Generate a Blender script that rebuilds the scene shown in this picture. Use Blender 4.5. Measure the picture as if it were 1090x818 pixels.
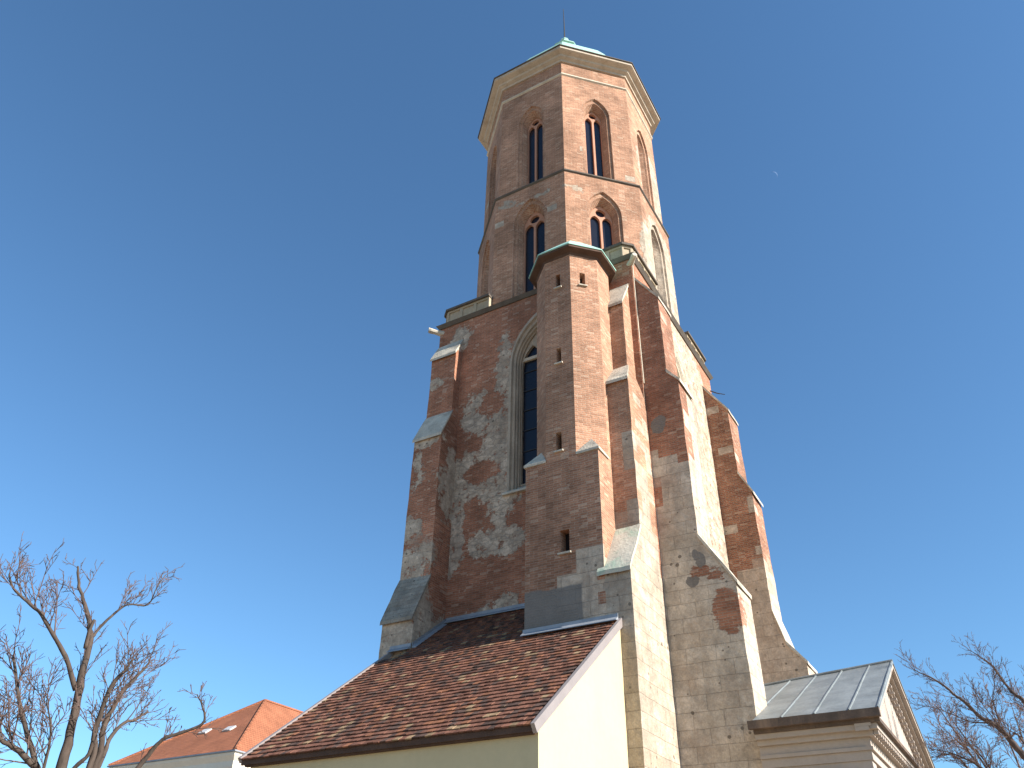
import bpy, bmesh, math, random
from mathutils import Vector, Matrix, noise

# ------------------------------------------------------------------ reset
for o in list(bpy.data.objects):
    bpy.data.objects.remove(o)
S = bpy.context.scene
COL = S.collection
R = math.radians
PI = math.pi

# ------------------------------------------------------------------ camera
cam = bpy.data.cameras.new('camera')
cam.sensor_width = 36.0
cam.sensor_fit = 'HORIZONTAL'
cam.lens = 857.0 / 1090.0 * 36.0
cam.clip_start = 0.1
cam.clip_end = 12000
co = bpy.data.objects.new('camera', cam)
COL.objects.link(co)
pitch, head, roll = 0.625408629, 0.542090824, 0.0219857
fw = Vector((-math.sin(head) * math.cos(pitch), math.cos(head) * math.cos(pitch), math.sin(pitch)))
r0 = Vector((math.cos(head), math.sin(head), 0))
u0 = r0.cross(fw)
rt = r0 * math.cos(roll) + u0 * math.sin(roll)
up = u0 * math.cos(roll) - r0 * math.sin(roll)
M = Matrix((rt, up, -fw)).transposed().to_4x4()
M.translation = Vector((0, 0, 1.65))
co.matrix_world = M
S.camera = co

# ------------------------------------------------------------------ sky and sun
SUN_EL = R(32)
SUN_AZ = R(88.5)            # measured clockwise from +Y
w = bpy.data.worlds.new('World')
S.world = w
w.use_nodes = True
nt = w.node_tree
nt.nodes.clear()
sky = nt.nodes.new('ShaderNodeTexSky')
sky.sky_type = 'NISHITA'
sky.sun_disc = False
sky.sun_elevation = SUN_EL
sky.sun_rotation = SUN_AZ
sky.altitude = 150
sky.air_density = 1.0
sky.dust_density = 0.2
sky.ozone_density = 5.0
bg = nt.nodes.new('ShaderNodeBackground')
bg.inputs['Strength'].default_value = 0.09
wo = nt.nodes.new('ShaderNodeOutputWorld')
tint = nt.nodes.new('ShaderNodeMix')
tint.data_type = 'RGBA'
tint.blend_type = 'MULTIPLY'
tint.inputs[0].default_value = 1.0
tint.inputs[7].default_value = (0.78, 0.975, 0.99, 1.0)
nt.links.new(sky.outputs[0], tint.inputs[6])
nt.links.new(tint.outputs[2], bg.inputs[0])
nt.links.new(bg.outputs[0], wo.inputs[0])

sl = bpy.data.lights.new('sun', 'SUN')
sl.energy = 5.0
sl.angle = R(0.53)
sl.color = (1.0, 0.945, 0.865)
so = bpy.data.objects.new('sun', sl)
COL.objects.link(so)
sd = Vector((math.sin(SUN_AZ) * math.cos(SUN_EL), math.cos(SUN_AZ) * math.cos(SUN_EL), math.sin(SUN_EL)))
so.rotation_euler = (-sd).to_track_quat('-Z', 'Y').to_euler()

S.view_settings.view_transform = 'Standard'
S.view_settings.look = 'None'
S.view_settings.exposure = 1.2
S.view_settings.gamma = 1.0
S.view_settings.use_curve_mapping = False
S.render.engine = 'CYCLES'
S.cycles.max_bounces = 6

# ------------------------------------------------------------------ node helper
class NT:
    def __init__(s, name):
        s.m = bpy.data.materials.new(name)
        s.m.use_nodes = True
        s.t = s.m.node_tree
        s.t.nodes.clear()
        s.out = s.n('ShaderNodeOutputMaterial')
        s.b = s.n('ShaderNodeBsdfPrincipled')
        s.t.links.new(s.b.outputs[0], s.out.inputs[0])

    def n(s, typ, **kw):
        x = s.t.nodes.new(typ)
        for k, v in kw.items():
            setattr(x, k, v)
        return x

    def set(s, sock, v):
        if hasattr(v, 'is_output'):
            s.t.links.new(v, sock)
        elif isinstance(v, (tuple, list)) and len(v) == 3 and sock.type == 'RGBA':
            sock.default_value = (*v, 1)
        else:
            sock.default_value = v

    def math(s, op, a, b=0.0, c=None, clamp=False):
        x = s.n('ShaderNodeMath', operation=op)
        x.use_clamp = clamp
        s.set(x.inputs[0], a)
        s.set(x.inputs[1], b)
        if c is not None:
            s.set(x.inputs[2], c)
        return x.outputs[0]

    def vm(s, op, a, b=(0, 0, 0), scale=None):
        x = s.n('ShaderNodeVectorMath', operation=op)
        s.set(x.inputs[0], a)
        s.set(x.inputs[1], b)
        if scale is not None:
            s.set(x.inputs['Scale'], scale)
        return x.outputs['Value'] if op in ('LENGTH', 'DOT_PRODUCT') else x.outputs['Vector']

    def noise(s, vec, scale, detail=4.0, rough=0.55):
        x = s.n('ShaderNodeTexNoise')
        s.set(x.inputs['Vector'], vec)
        x.inputs['Scale'].default_value = scale
        x.inputs['Detail'].default_value = detail
        x.inputs['Roughness'].default_value = rough
        return x

    def ramp(s, v, a, b, lo=0.0, hi=1.0):
        x = s.n('ShaderNodeMapRange')
        s.set(x.inputs['Value'], v)
        s.set(x.inputs['From Min'], a)
        s.set(x.inputs['From Max'], b)
        s.set(x.inputs['To Min'], lo)
        s.set(x.inputs['To Max'], hi)
        return x.outputs[0]

    def mix(s, f, a, b, blend='MIX'):
        x = s.n('ShaderNodeMix', data_type='RGBA', blend_type=blend)
        s.set(x.inputs[0], f)
        s.set(x.inputs[6], a)
        s.set(x.inputs[7], b)
        return x.outputs[2]

    def scale(s, col, f):
        return s.vm('SCALE', col, scale=f)

    def pos(s):
        g = s.n('ShaderNodeNewGeometry')
        return g.outputs['Position'], g.outputs['True Normal']

    def wall_uv(s):
        P, N = s.pos()
        Nq = s.vm('FLOOR', s.vm('ADD', s.vm('MULTIPLY', N, (1.2, 1.2, 0.0)), (0.5, 0.5, 0.0)))   # nearest compass direction
        N = s.vm('NORMALIZE', Nq)
        t = s.vm('NORMALIZE', s.vm('CROSS_PRODUCT', (0, 0, 1), N))
        s.t_dir = t
        u = s.vm('DOT_PRODUCT', P, t)
        sp = s.n('ShaderNodeSeparateXYZ')
        s.set(sp.inputs[0], P)
        cb = s.n('ShaderNodeCombineXYZ')
        s.set(cb.inputs[0], u)
        s.set(cb.inputs[1], sp.outputs[2])
        return P, N, u, sp.outputs[2], cb.outputs[0]

    def brick(s, vec, width, row, mortar, c1, c2, cm, off=0.5, smooth=0.2):
        x = s.n('ShaderNodeTexBrick')
        s.set(x.inputs['Vector'], vec)
        x.offset = off
        x.inputs['Scale'].default_value = 1.0
        x.inputs['Brick Width'].default_value = width
        x.inputs['Row Height'].default_value = row
        x.inputs['Mortar Size'].default_value = mortar
        x.inputs['Mortar Smooth'].default_value = smooth
        s.set(x.inputs['Color1'], c1)
        s.set(x.inputs['Color2'], c2)
        s.set(x.inputs['Mortar'], cm)
        return x.outputs['Color'], x.outputs['Fac']

    def bump(s, h, dist=0.02, strength=1.0):
        x = s.n('ShaderNodeBump')
        x.inputs['Strength'].default_value = strength
        x.inputs['Distance'].default_value = dist
        s.set(x.inputs['Height'], h)
        s.t.links.new(x.outputs[0], s.b.inputs['Normal'])

    def fin(s, col, rough=0.9, spec=0.2, metal=0.0):
        s.set(s.b.inputs['Base Color'], col)
        s.set(s.b.inputs['Roughness'], rough)
        s.b.inputs['Specular IOR Level'].default_value = spec
        s.b.inputs['Metallic'].default_value = metal
        return s.m


RED = ((0.40, 0.168, 0.096), (0.315, 0.125, 0.073), (0.36, 0.225, 0.155))
PINK = ((0.42, 0.22, 0.135), (0.35, 0.175, 0.105), (0.43, 0.29, 0.205))
LIME = ((0.56, 0.45, 0.345), (0.46, 0.365, 0.275))
PALE = ((0.46, 0.385, 0.30), (0.39, 0.32, 0.245))


def masonry(name, bricks=RED, stone=LIME, patches=(), grey=(), holes=(), block=False,
            scatter=0.0, dirt=0.5, course=(0.85, 0.42), base_stone=False, rubble=0.0, greybox=True):
    """brick wall with patches of limestone (ellipsoids in metres), grey render and loose stone blocks"""
    s = NT(name)
    P, N, u, v, UV = s.wall_uv()
    nb = s.noise(P, 1.3, 4.0)
    big = s.noise(P, 0.32, 3.0)
    fine = s.noise(P, 11.0, 3.0, 0.65)
    # ---- bricks, courses a little uneven
    wob = s.vm('SCALE', s.vm('SUBTRACT', s.noise(P, 2.1, 2.0).outputs['Color'], (0.5, 0.5, 0.5)), scale=0.05)
    uvb = s.vm('ADD', UV, wob)
    bc, bf = s.brick(uvb, 0.27, 0.076, 0.013, bricks[0], bricks[1], bricks[2], smooth=0.4)
    cell = s.vm('FLOOR', s.vm('DIVIDE', uvb, (0.27, 0.076, 1.0)))
    wn = s.n('ShaderNodeTexWhiteNoise', noise_dimensions='3D')
    s.set(wn.inputs['Vector'], cell)
    bc = s.scale(bc, s.ramp(wn.outputs['Value'], 0.0, 1.0, 0.82, 1.14))
    odd = s.math('GREATER_THAN', wn.outputs['Value'], 0.94)
    bc = s.mix(s.math('MULTIPLY', odd, 0.35), bc, (0.50, 0.40, 0.30))
    bc = s.scale(bc, s.ramp(nb.outputs[0], 0.3, 0.7, 0.78, 1.18))
    bc = s.scale(bc, s.ramp(big.outputs[0], 0.35, 0.65, 0.80, 1.12))
    # ---- stone
    uvs = s.vm('ADD', UV, s.vm('SCALE', s.vm('SUBTRACT', s.noise(P, 0.9 + rubble * 1.2, 2.0).outputs['Color'], (0.5, 0.5, 0.5)),
                                scale=0.07 + 0.4 * rubble))
    sc, sf = s.brick(uvs, course[0], course[1], 0.010, stone[0], stone[1],
                     tuple(c * 0.84 for c in stone[1]), smooth=0.9)
    if rubble:
        Pw = s.vm('ADD', P, s.vm('SCALE', s.noise(P, 3.0, 3.0).outputs['Color'], scale=0.25))
        vr = s.n('ShaderNodeTexVoronoi')
        s.set(vr.inputs['Vector'], s.vm('MULTIPLY', Pw, (2.4, 2.4, 4.6)))
        vr.inputs['Scale'].default_value = 1.0
        ve = s.n('ShaderNodeTexVoronoi', feature='DISTANCE_TO_EDGE')
        s.set(ve.inputs['Vector'], s.vm('MULTIPLY', Pw, (2.4, 2.4, 4.6)))
        ve.inputs['Scale'].default_value = 1.0
        rc = s.mix(vr.outputs['Color'], (0.42, 0.325, 0.24), (0.64, 0.505, 0.38))
        rc = s.mix(s.ramp(ve.outputs['Distance'], 0.0, 0.10, 0.55, 0.0), rc, (0.21, 0.175, 0.14))
        sc = s.mix(rubble, sc, rc)
    sc = s.scale(sc, s.ramp(nb.outputs[0], 0.25, 0.75, 0.74, 1.16))
    sc = s.mix(s.ramp(fine.outputs[0], 0.45, 0.8, 0.0, 0.55), sc, (0.30, 0.25, 0.20))
    vo = s.n('ShaderNodeTexVoronoi')
    s.set(vo.inputs['Vector'], P)
    vo.inputs['Scale'].default_value = 3.1
    mott = s.noise(P, 3.6, 6.0, 0.72)
    sc = s.scale(sc, s.ramp(mott.outputs[0], 0.28, 0.72, 0.66, 1.24))
    blot = s.noise(s.vm('ADD', P, (5, 2, 9)), 0.8, 5.0, 0.7)
    sc = s.mix(s.ramp(blot.outputs[0], 0.50, 0.70, 0.0, 0.55), sc, (0.30, 0.215, 0.15))
    pit = s.math('LESS_THAN', vo.outputs['Distance'], s.ramp(nb.outputs[0], 0.38, 0.75, 0.0, 0.27))
    sc = s.mix(s.math('MULTIPLY', pit, 0.75), sc, (0.10, 0.08, 0.06))
    streak = s.noise(s.vm('MULTIPLY', P, (1.6, 1.6, 0.22)), 1.0, 5.0, 0.65)
    sc = s.mix(s.ramp(streak.outputs[0], 0.50, 0.72, 0.0, dirt), sc, (0.17, 0.145, 0.12))
    # ---- where there is stone
    if block:
        q = s.vm('FLOOR', s.vm('DIVIDE', UV, (0.62, 0.34, 1.0)))
        wq = s.n('ShaderNodeTexWhiteNoise', noise_dimensions='3D')
        s.set(wq.inputs['Vector'], q)
        sq = s.n('ShaderNodeSeparateXYZ')
        s.set(sq.inputs[0], q)
        up_ = s.n('ShaderNodeCombineXYZ')
        s.set(up_.inputs[2], s.math('MULTIPLY_ADD', sq.outputs[1], 0.34, 0.17))
        Pd = s.vm('ADD', s.vm('SCALE', s.t_dir, scale=s.math('MULTIPLY_ADD', sq.outputs[0], 0.62, 0.31)), up_.outputs[0])
        Pd = s.vm('ADD', Pd, s.vm('SCALE', N, scale=s.vm('DOT_PRODUCT', P, N)))
        Pd = s.vm('ADD', Pd, s.vm('SCALE', s.vm('SUBTRACT', wq.outputs['Color'], (0.5, 0.5, 0.5)), scale=0.7))
    else:
        Pd = s.vm('ADD', P, s.vm('SCALE', s.vm('SUBTRACT', s.noise(P, 1.7, 8.0, 0.75).outputs['Color'],
                                               (0.5, 0.5, 0.5)), scale=1.7))

    def region(lst, Pd, box=False):
        d = None
        for c, r in lst:
            if box:
                q_ = s.n('ShaderNodeSeparateXYZ')
                s.set(q_.inputs[0], s.vm('ABSOLUTE', s.vm('DIVIDE', s.vm('SUBTRACT', Pd, tuple(c)), tuple(r))))
                l = s.math('MAXIMUM', q_.outputs[0], s.math('MAXIMUM', q_.outputs[1], q_.outputs[2]))
            else:
              l = s.vm('LENGTH', s.vm('DIVIDE', s.vm('SUBTRACT', Pd, tuple(c)), tuple(r)))
            d = l if d is None else s.math('MINIMUM', d, l)
        return d
    Pn = s.vm('ADD', P, s.vm('SCALE', s.vm('SUBTRACT', s.noise(s.vm('MULTIPLY', P, (1.0, 1.0, 2.6)), 2.2, 5.0, 0.7).outputs['Color'],
                                                   (0.5, 0.5, 0.5)), scale=0.7))
    mask = 1.0 if base_stone else 0.0
    if patches:
        mask = s.ramp(region(patches, Pd), 0.97, 1.03, 1.0, 0.0)
        if rubble:
            sp = s.noise(P, 2.6, 8.0, 0.75)
            mask = s.math('MULTIPLY', mask, s.ramp(sp.outputs[0], 0.40 - 0.02, 0.40 + 0.03, 0.0, 1.0))
    if holes:
        hm = s.ramp(region(holes, Pn if block else Pd), 0.96, 1.04, 0.0, 1.0)
        mask = s.math('MULTIPLY', mask, hm)
    if scatter > 0:
        q2 = s.vm('FLOOR', s.vm('DIVIDE', UV, (0.55, 0.352, 1.0)))
        w2 = s.n('ShaderNodeTexWhiteNoise', noise_dimensions='3D')
        s.set(w2.inputs['Vector'], q2)
        mask = s.math('MAXIMUM', mask, s.math('LESS_THAN', w2.outputs['Value'], scatter))
    col = s.mix(mask, bc, sc)
    if grey:
        Pg = s.vm('ADD', P, s.vm('SCALE', s.vm('SUBTRACT', s.noise(P, 1.4, 3.0).outputs['Color'],
                                               (0.5, 0.5, 0.5)), scale=0.22 if greybox else 0.6))
        gm = s.ramp(region(grey, Pg, greybox), 0.97, 1.03, 1.0, 0.0)
        gc = s.scale(s.mix(0.0, (0.185, 0.165, 0.145), (0, 0, 0)), s.ramp(nb.outputs[0], 0.3, 0.7, 0.85, 1.15))
        col = s.mix(gm, col, gc)
    col = s.scale(col, s.ramp(s.noise(P, 26.0, 2.0).outputs[0], 0.25, 0.75, 0.86, 1.12))
    h = s.math('ADD', s.math('MULTIPLY', s.mix(mask, bf, sf), -0.5), s.math('MULTIPLY', fine.outputs[0], 0.9))
    h = s.math('ADD', h, s.math('MULTIPLY', mask, s.ramp(nb.outputs[0], 0.3, 0.7, -0.4, 0.8)))
    s.bump(h, 0.03, 0.8)
    return s.fin(col, 0.92, 0.15)


def plain(name, col, var=0.12, scale=1.5, rough=0.85, spec=0.2, metal=0.0, bump=0.01, dirt=None, dirtamt=0.5,
          streaky=True):
    s = NT(name)
    P, N = s.pos()
    n1 = s.noise(P, scale, 5.0)
    n2 = s.noise(P, scale * 9, 3.0)
    c = s.scale(s.mix(0.0, col, col), s.ramp(n1.outputs[0], 0.3, 0.7, 1 - var, 1 + var))
    c = s.scale(c, s.ramp(n2.outputs[0], 0.3, 0.7, 1 - var * 0.6, 1 + var * 0.6))
    if dirt:
        st = s.noise(s.vm('MULTIPLY', P, (2.2, 2.2, 0.35) if streaky else (1.2, 1.2, 1.2)), 1.0, 5.0, 0.65)
        c = s.mix(s.ramp(st.outputs[0], 0.5, 0.75, 0.0, dirtamt), c, dirt)
    if bump:
        s.bump(n2.outputs[0], bump, 0.7)
    return s.fin(c, rough, spec, metal)


# ------------------------------------------------------------------ mesh helper
class MB:
    def __init__(s):
        s.v, s.f, s.m = [], [], []

    def add(s, vs, fs, mi=0):
        k = len(s.v)
        s.v += [tuple(p) for p in vs]
        s.f += [tuple(i + k for i in f) for f in fs]
        s.m += [mi] * len(fs)

    def box(s, x0, x1, y0, y1, z0, z1, mi=0):
        s.add([(x0, y0, z0), (x1, y0, z0), (x1, y1, z0), (x0, y1, z0), (x0, y0, z1), (x1, y0, z1), (x1, y1, z1), (x0, y1, z1)],
              [(0, 3, 2, 1), (4, 5, 6, 7), (0, 1, 5, 4), (1, 2, 6, 5), (2, 3, 7, 6), (3, 0, 4, 7)], mi)

    def hexa(s, low, top, mi=0):
        """loft between two rings of equal length, capped"""
        n = len(low)
        s.add(list(low) + list(top),
              [tuple(range(n))[::-1], tuple(range(n, 2 * n))] +
              [(i, (i + 1) % n, n + (i + 1) % n, n + i) for i in range(n)], mi)

    def rings(s, rings, cap0=True, cap1=True, mi=0, closed=True):
        n = len(rings[0])
        vs = [p for r in rings for p in r]
        fs = []
        for k in range(len(rings) - 1):
            for i in range(n if closed else n - 1):
                j = (i + 1) % n
                fs.append((k * n + i, k * n + j, (k + 1) * n + j, (k + 1) * n + i))
        if cap0:
            fs.append(tuple(range(n))[::-1])
        if cap1:
            fs.append(tuple(range((len(rings) - 1) * n, len(rings) * n)))
        s.add(vs, fs, mi)

    def tube(s, pts, rad, sides=6, cap=True, mi=0):
        pts = [Vector(p) for p in pts]
        rg = []
        a = None
        for i, p in enumerate(pts):
            d = (pts[min(i + 1, len(pts) - 1)] - pts[max(i - 1, 0)])
            if d.length < 1e-6:
                d = Vector((0, 0, 1))
            d.normalize()
            if a is None:
                a = d.orthogonal().normalized()
            else:
                a = a - d * a.dot(d)
                a = a.normalized() if a.length > 1e-4 else d.orthogonal().normalized()
            b = d.cross(a)
            r = rad[i] if isinstance(rad, (list, tuple)) else rad
            rg.append([p + (a * math.cos(2 * PI * k / sides) + b * math.sin(2 * PI * k / sides)) * r for k in range(sides)])
        s.rings(rg, cap, cap, mi)

    def build(s, name, mats, parent=None, fix=True, smooth=False, root=None):
        me = bpy.data.meshes.new(name)
        me.from_pydata(s.v, [], s.f)
        if not isinstance(mats, (list, tuple)):
            mats = [mats]
        for m in mats:
            me.materials.append(m)
        for p, mi in zip(me.polygons, s.m):
            p.material_index = mi
            p.use_smooth = smooth
        if fix:
            bm = bmesh.new()
            bm.from_mesh(me)
            bmesh.ops.recalc_face_normals(bm, faces=bm.faces[:])
            bm.to_mesh(me)
            bm.free()
        me.update()
        return link(name, me, parent)


def link(name, me, parent=None):
    o = bpy.data.objects.new(name, me)
    COL.objects.link(o)
    if parent is not None:
        o.parent = parent
        off = Vector((0, 0, 0))
        q = parent
        while q is not None:
            off += q.location
            q = q.parent
        o.location = -off if off.length else (0, 0, 0)
    return o


def thing(name, label, cat, loc, group=None):
    o = bpy.data.objects.new(name, None)
    COL.objects.link(o)
    o.location = loc
    o.empty_display_size = 0.5
    o['label'] = label
    o['category'] = cat
    if group:
        o['group'] = group
    return o


def roughen(o, cell=0.22, amp=0.03, freq=1.6, seed=0.0, bev=0.0):
    """real masonry: subdivide and push vertices a few centimetres, so arrises are not ruled lines"""
    bm = bmesh.new()
    bm.from_mesh(o.data)
    bmesh.ops.remove_doubles(bm, verts=bm.verts[:], dist=0.0005)
    for it in range(7):
        es = [e for e in bm.edges if e.calc_length() > cell * 1.6]
        if not es or len(bm.verts) > 60000:
            break
        bmesh.ops.subdivide_edges(bm, edges=es, cuts=1, use_grid_fill=True)
    bmesh.ops.triangulate(bm, faces=[f for f in bm.faces if len(f.verts) > 4])
    for v in bm.verts:
        p = (Vector(v.co)) * freq + Vector((seed, seed * 1.7, 0))
        n1 = noise.noise_vector(p)
        n2 = noise.noise_vector(p * 3.1)
        v.co += (n1 * 0.65 + n2 * 0.5) * amp
    bm.to_mesh(o.data)
    bm.free()


# ------------------------------------------------------------------ wall panels with openings
class Frame:
    """upright plane: o = origin (x, y), n = outward 2D normal"""
    def __init__(s, o, n):
        l = math.hypot(*n)
        s.n = (n[0] / l, n[1] / l)
        s.t = (-s.n[1], s.n[0])
        s.o = o

    def p(s, u, z, d=0.0):
        return (s.o[0] + s.t[0] * u - s.n[0] * d, s.o[1] + s.t[1] * u - s.n[1] * d, z)


def arch(c, hw, z0, zs, za, n=9):
    """pointed arch outline, anticlockwise from bottom left"""
    h = za - zs
    Rr = (hw * hw + h * h) / (2 * hw)
    pts = [(c - hw, z0), (c + hw, z0)]
    a1 = math.asin(min(1, h / Rr))
    cxr = c + hw - Rr
    for i in range(n + 1):
        a = a1 * i / n
        pts.append((cxr + Rr * math.cos(a), zs + Rr * math.sin(a)))
    pts[-1] = (c, za)
    for i in range(n - 1, -1, -1):
        a = a1 * i / n
        pts.append((2 * c - (cxr + Rr * math.cos(a)), zs + Rr * math.sin(a)))
    return pts


def rect(u0, u1, z0, z1):
    return [(u0, z0), (u1, z0), (u1, z1), (u0, z1)]


def panel(mb, F, outer, holes=(), d=0.0, thick=None, mi=0):
    """flat wall face (with openings) in the frame's plane; thick adds reveals and a back face"""
    bm = bmesh.new()
    es = []
    for lp in [outer] + list(holes):
        vs = [bm.verts.new((a, b, 0)) for a, b in lp]
        for i in range(len(vs)):
            es.append(bm.edges.new((vs[i], vs[(i + 1) % len(vs)])))
    bmesh.ops.triangle_fill(bm, use_beauty=True, use_dissolve=False, edges=es)
    bm.verts.index_update()
    vs = [(v.co.x, v.co.y) for v in bm.verts]
    fs = []
    for f in bm.faces:
        idx = [v.index for v in f.verts]
        if f.normal.z < 0:
            idx.reverse()
        fs.append(tuple(idx))
    bm.free()
    mb.add([F.p(a, b, d) for a, b in vs], fs, mi)
    if thick:
        mb.add([F.p(a, b, d + thick) for a, b in vs], [f[::-1] for f in fs], mi)
        for k, lp in enumerate([outer] + list(holes)):
            n = len(lp)
            q = [F.p(a, b, d) for a, b in lp] + [F.p(a, b, d + thick) for a, b in lp]
            mb.add(q, [(i, n + i, n + (i + 1) % n, (i + 1) % n) for i in range(n)], mi)


def gothic_window(F, c, hw, z0, zs, za, orders, lights, mats, parent, sillrise=0.0):
    """orders: list of (inset, depth) going inwards; lights: dict(m=mullion, zs, za); mats: surround, tracery, glass"""
    mb = MB()
    base = arch(c, hw, z0, zs, za)
    prev = [F.p(a, b, 0) for a, b in base]
    rg = [prev]
    last = None
    for ins, dep in orders:
        k = (hw - ins) / hw
        o = arch(c, hw - ins, z0 + sillrise * dep, zs, zs + (za - zs) * k)
        last = (o, ins, dep)
        rg.append([F.p(a, b, dep) for a, b in o])
    mb.rings(rg, cap0=False, cap1=False)
    wdw = mb.build('window', mats[0], parent, fix=False)
    o, ins, dep = last
    ihw = hw - ins
    m = lights['m']
    lw = (ihw * 2 - m) / 4.0 - 0.012
    sill = z0 + sillrise * dep + 0.05
    hs = [arch(c + sgn * (lw + m / 2), lw, sill, lights['zs'], lights['za'], 6) for sgn in (-1, 1)]
    if lights.get('eye'):
        ez, er = lights['eye']
        hs.append([(c + er * math.cos(2 * PI * i / 12), ez + er * math.sin(2 * PI * i / 12)) for i in range(12)])
    tb = MB()
    # tracery plate a hair smaller than the opening
    oo = [(c + (a - c) * 0.995, b) for a, b in o]
    panel(tb, F, oo, hs, dep - 0.02, 0.16)
    tr = tb.build('tracery', mats[1], wdw, fix=False)
    gb = MB()
    panel(gb, F, o, (), dep + 0.10)
    gb.build('glass', mats[2], wdw, fix=False)
    if lights.get('bars'):
        for z in lights['bars']:
            for sgn in (-1, 1):
                bb = MB()
                cc = c + sgn * (lw + m / 2)
                q = [F.p(cc - lw, z, dep + 0.07), F.p(cc + lw, z, dep + 0.07), F.p(cc + lw, z, dep + 0.1), F.p(cc - lw, z, dep + 0.1)]
                bb.hexa(q, [(a, b, e + 0.035) for a, b, e in q])
                bb.build('glazing_bar', mats[3], wdw)
    return wdw


def octa(cx, cy, a, z):
    h = a * math.tan(PI / 8)
    return [(cx - h, cy - a, z), (cx + h, cy - a, z), (cx + a, cy - h, z), (cx + a, cy + h, z),
            (cx + h, cy + a, z), (cx - h, cy + a, z), (cx - a, cy + h, z), (cx - a, cy - h, z)]


ON = [(0, -1), (1, -1), (1, 0), (1, 1), (0, 1), (-1, 1), (-1, 0), (-1, -1)]   # outward normals, face k = edge k -> k+1


def oframe(cx, cy, a, k):
    n = Vector(ON[k]).normalized()
    return Frame((cx + n.x * a, cy + n.y * a), (n.x, n.y))


# ------------------------------------------------------------------ materials
M_TOWER = masonry('patched_tower_wall', RED, LIME, dirt=0.55, rubble=1.0, patches=[
    ((-14.5, 21.5, 19.0), (0.75, 1.2, 0.9)), ((-13.9, 21.5, 17.6), (1.0, 1.2, 1.7)), ((-13.3, 21.5, 19.0), (0.42, 1.2, 3.6)),
    ((-14.9, 21.5, 15.9), (0.65, 1.2, 1.2)), ((-13.6, 21.5, 15.2), (1.0, 1.2, 0.75)), ((-13.1, 21.5, 13.3), (0.75, 1.2, 0.45)),
    ((-15.5, 21.5, 23.0), (0.55, 1.2, 0.75)), ((-13.9, 21.5, 13.4), (0.75, 1.2, 0.5)), ((-13.0, 21.5, 11.1), (0.4, 1.2, 0.25)),
    ((-15.2, 21.5, 13.9), (0.35, 1.2, 1.6)), ((-13.3, 21.5, 14.4), (0.35, 1.2, 0.8)), ((-13.6, 21.5, 10.9), (1.2, 1.2, 0.22)),
    ((-7.7, 26.2, 17.5), (1.2, 4.6, 7.2)), ((-7.7, 26.0, 8.0), (1.2, 4.6, 8.5))],
    holes=[((-13.85, 21.5, 19.15), (0.55, 1.5, 0.5)), ((-14.5, 21.5, 17.6), (0.4, 1.5, 0.5)), ((-14.2, 21.5, 16.2), (0.85, 1.5, 0.42)),
           ((-14.4, 21.5, 14.5), (0.5, 1.5, 0.75)), ((-7.7, 24.0, 15.5), (1.2, 0.8, 1.6))])
M_OCT = masonry('belfry_brick', PINK, PALE, dirt=0.3, patches=[
    ((-12.2, 21.76, 30.25), (0.9, 0.6, 0.16)), ((-13.6, 21.76, 30.5), (0.55, 0.6, 0.12)), ((-10.3, 22.2, 30.1), (0.4, 0.5, 0.14)),
    ((-7.9, 26.4, 27.0), (0.5, 2.4, 3.6)), ((-8.1, 26.6, 34.0), (0.4, 1.6, 2.6))], scatter=0.004)  # pale stone on the right-hand face also paints in its sunlit whiteness
M_TURRET = masonry('turret_brick', ((0.41, 0.218, 0.135), (0.335, 0.165, 0.10), (0.43, 0.295, 0.21)), PALE)
M_BASE = masonry('turret_base_brick', ((0.375, 0.195, 0.12), (0.285, 0.137, 0.084), (0.385, 0.26, 0.185)), LIME, block=True,
                 patches=[((-8.75, 19.15, 9.6), (0.62, 1.6, 1.25)), ((-9.2, 19.15, 10.45), (0.7, 1.2, 0.4)), ((-8.5, 19.15, 11.0), (0.3, 0.9, 0.5))],
                 grey=[((-10.1, 19.15, 9.2), (0.95, 0.9, 1.02)), ((-11.0, 20.2, 9.2), (0.6, 1.6, 1.05))])
M_PIER = masonry('left_buttress_masonry', RED, LIME, rubble=0.5, dirt=0.6, patches=[
    ((-16.0, 20.0, 8.0), (2.0, 2.6, 5.6)), ((-16.4, 20.6, 14.0), (0.5, 0.8, 0.5)), ((-16.3, 20.5, 16.4), (0.17, 0.8, 0.9)),
    ((-16.0, 20.5, 17.6), (0.7, 0.6, 0.25)), ((-15.4, 21.2, 15.8), (0.3, 0.6, 1.6)),
    ((-16.3, 21.1, 20.7), (0.5, 0.5, 0.26)), ((-15.6, 21.2, 23.0), (0.9, 0.6, 0.9))],
    holes=[((-15.4, 21.1, 12.0), (0.4, 0.7, 1.2))])
M_B1 = masonry('turret_side_buttress_masonry', PINK, PALE, block=True, dirt=0.5, patches=[
    ((-8.0, 20.3, 6.0), (1.5, 2.4, 7.0)), ((-7.55, 20.7, 14.4), (0.3, 0.9, 1.6)), ((-7.55, 21.4, 16.2), (0.3, 0.5, 1.2))])
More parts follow.
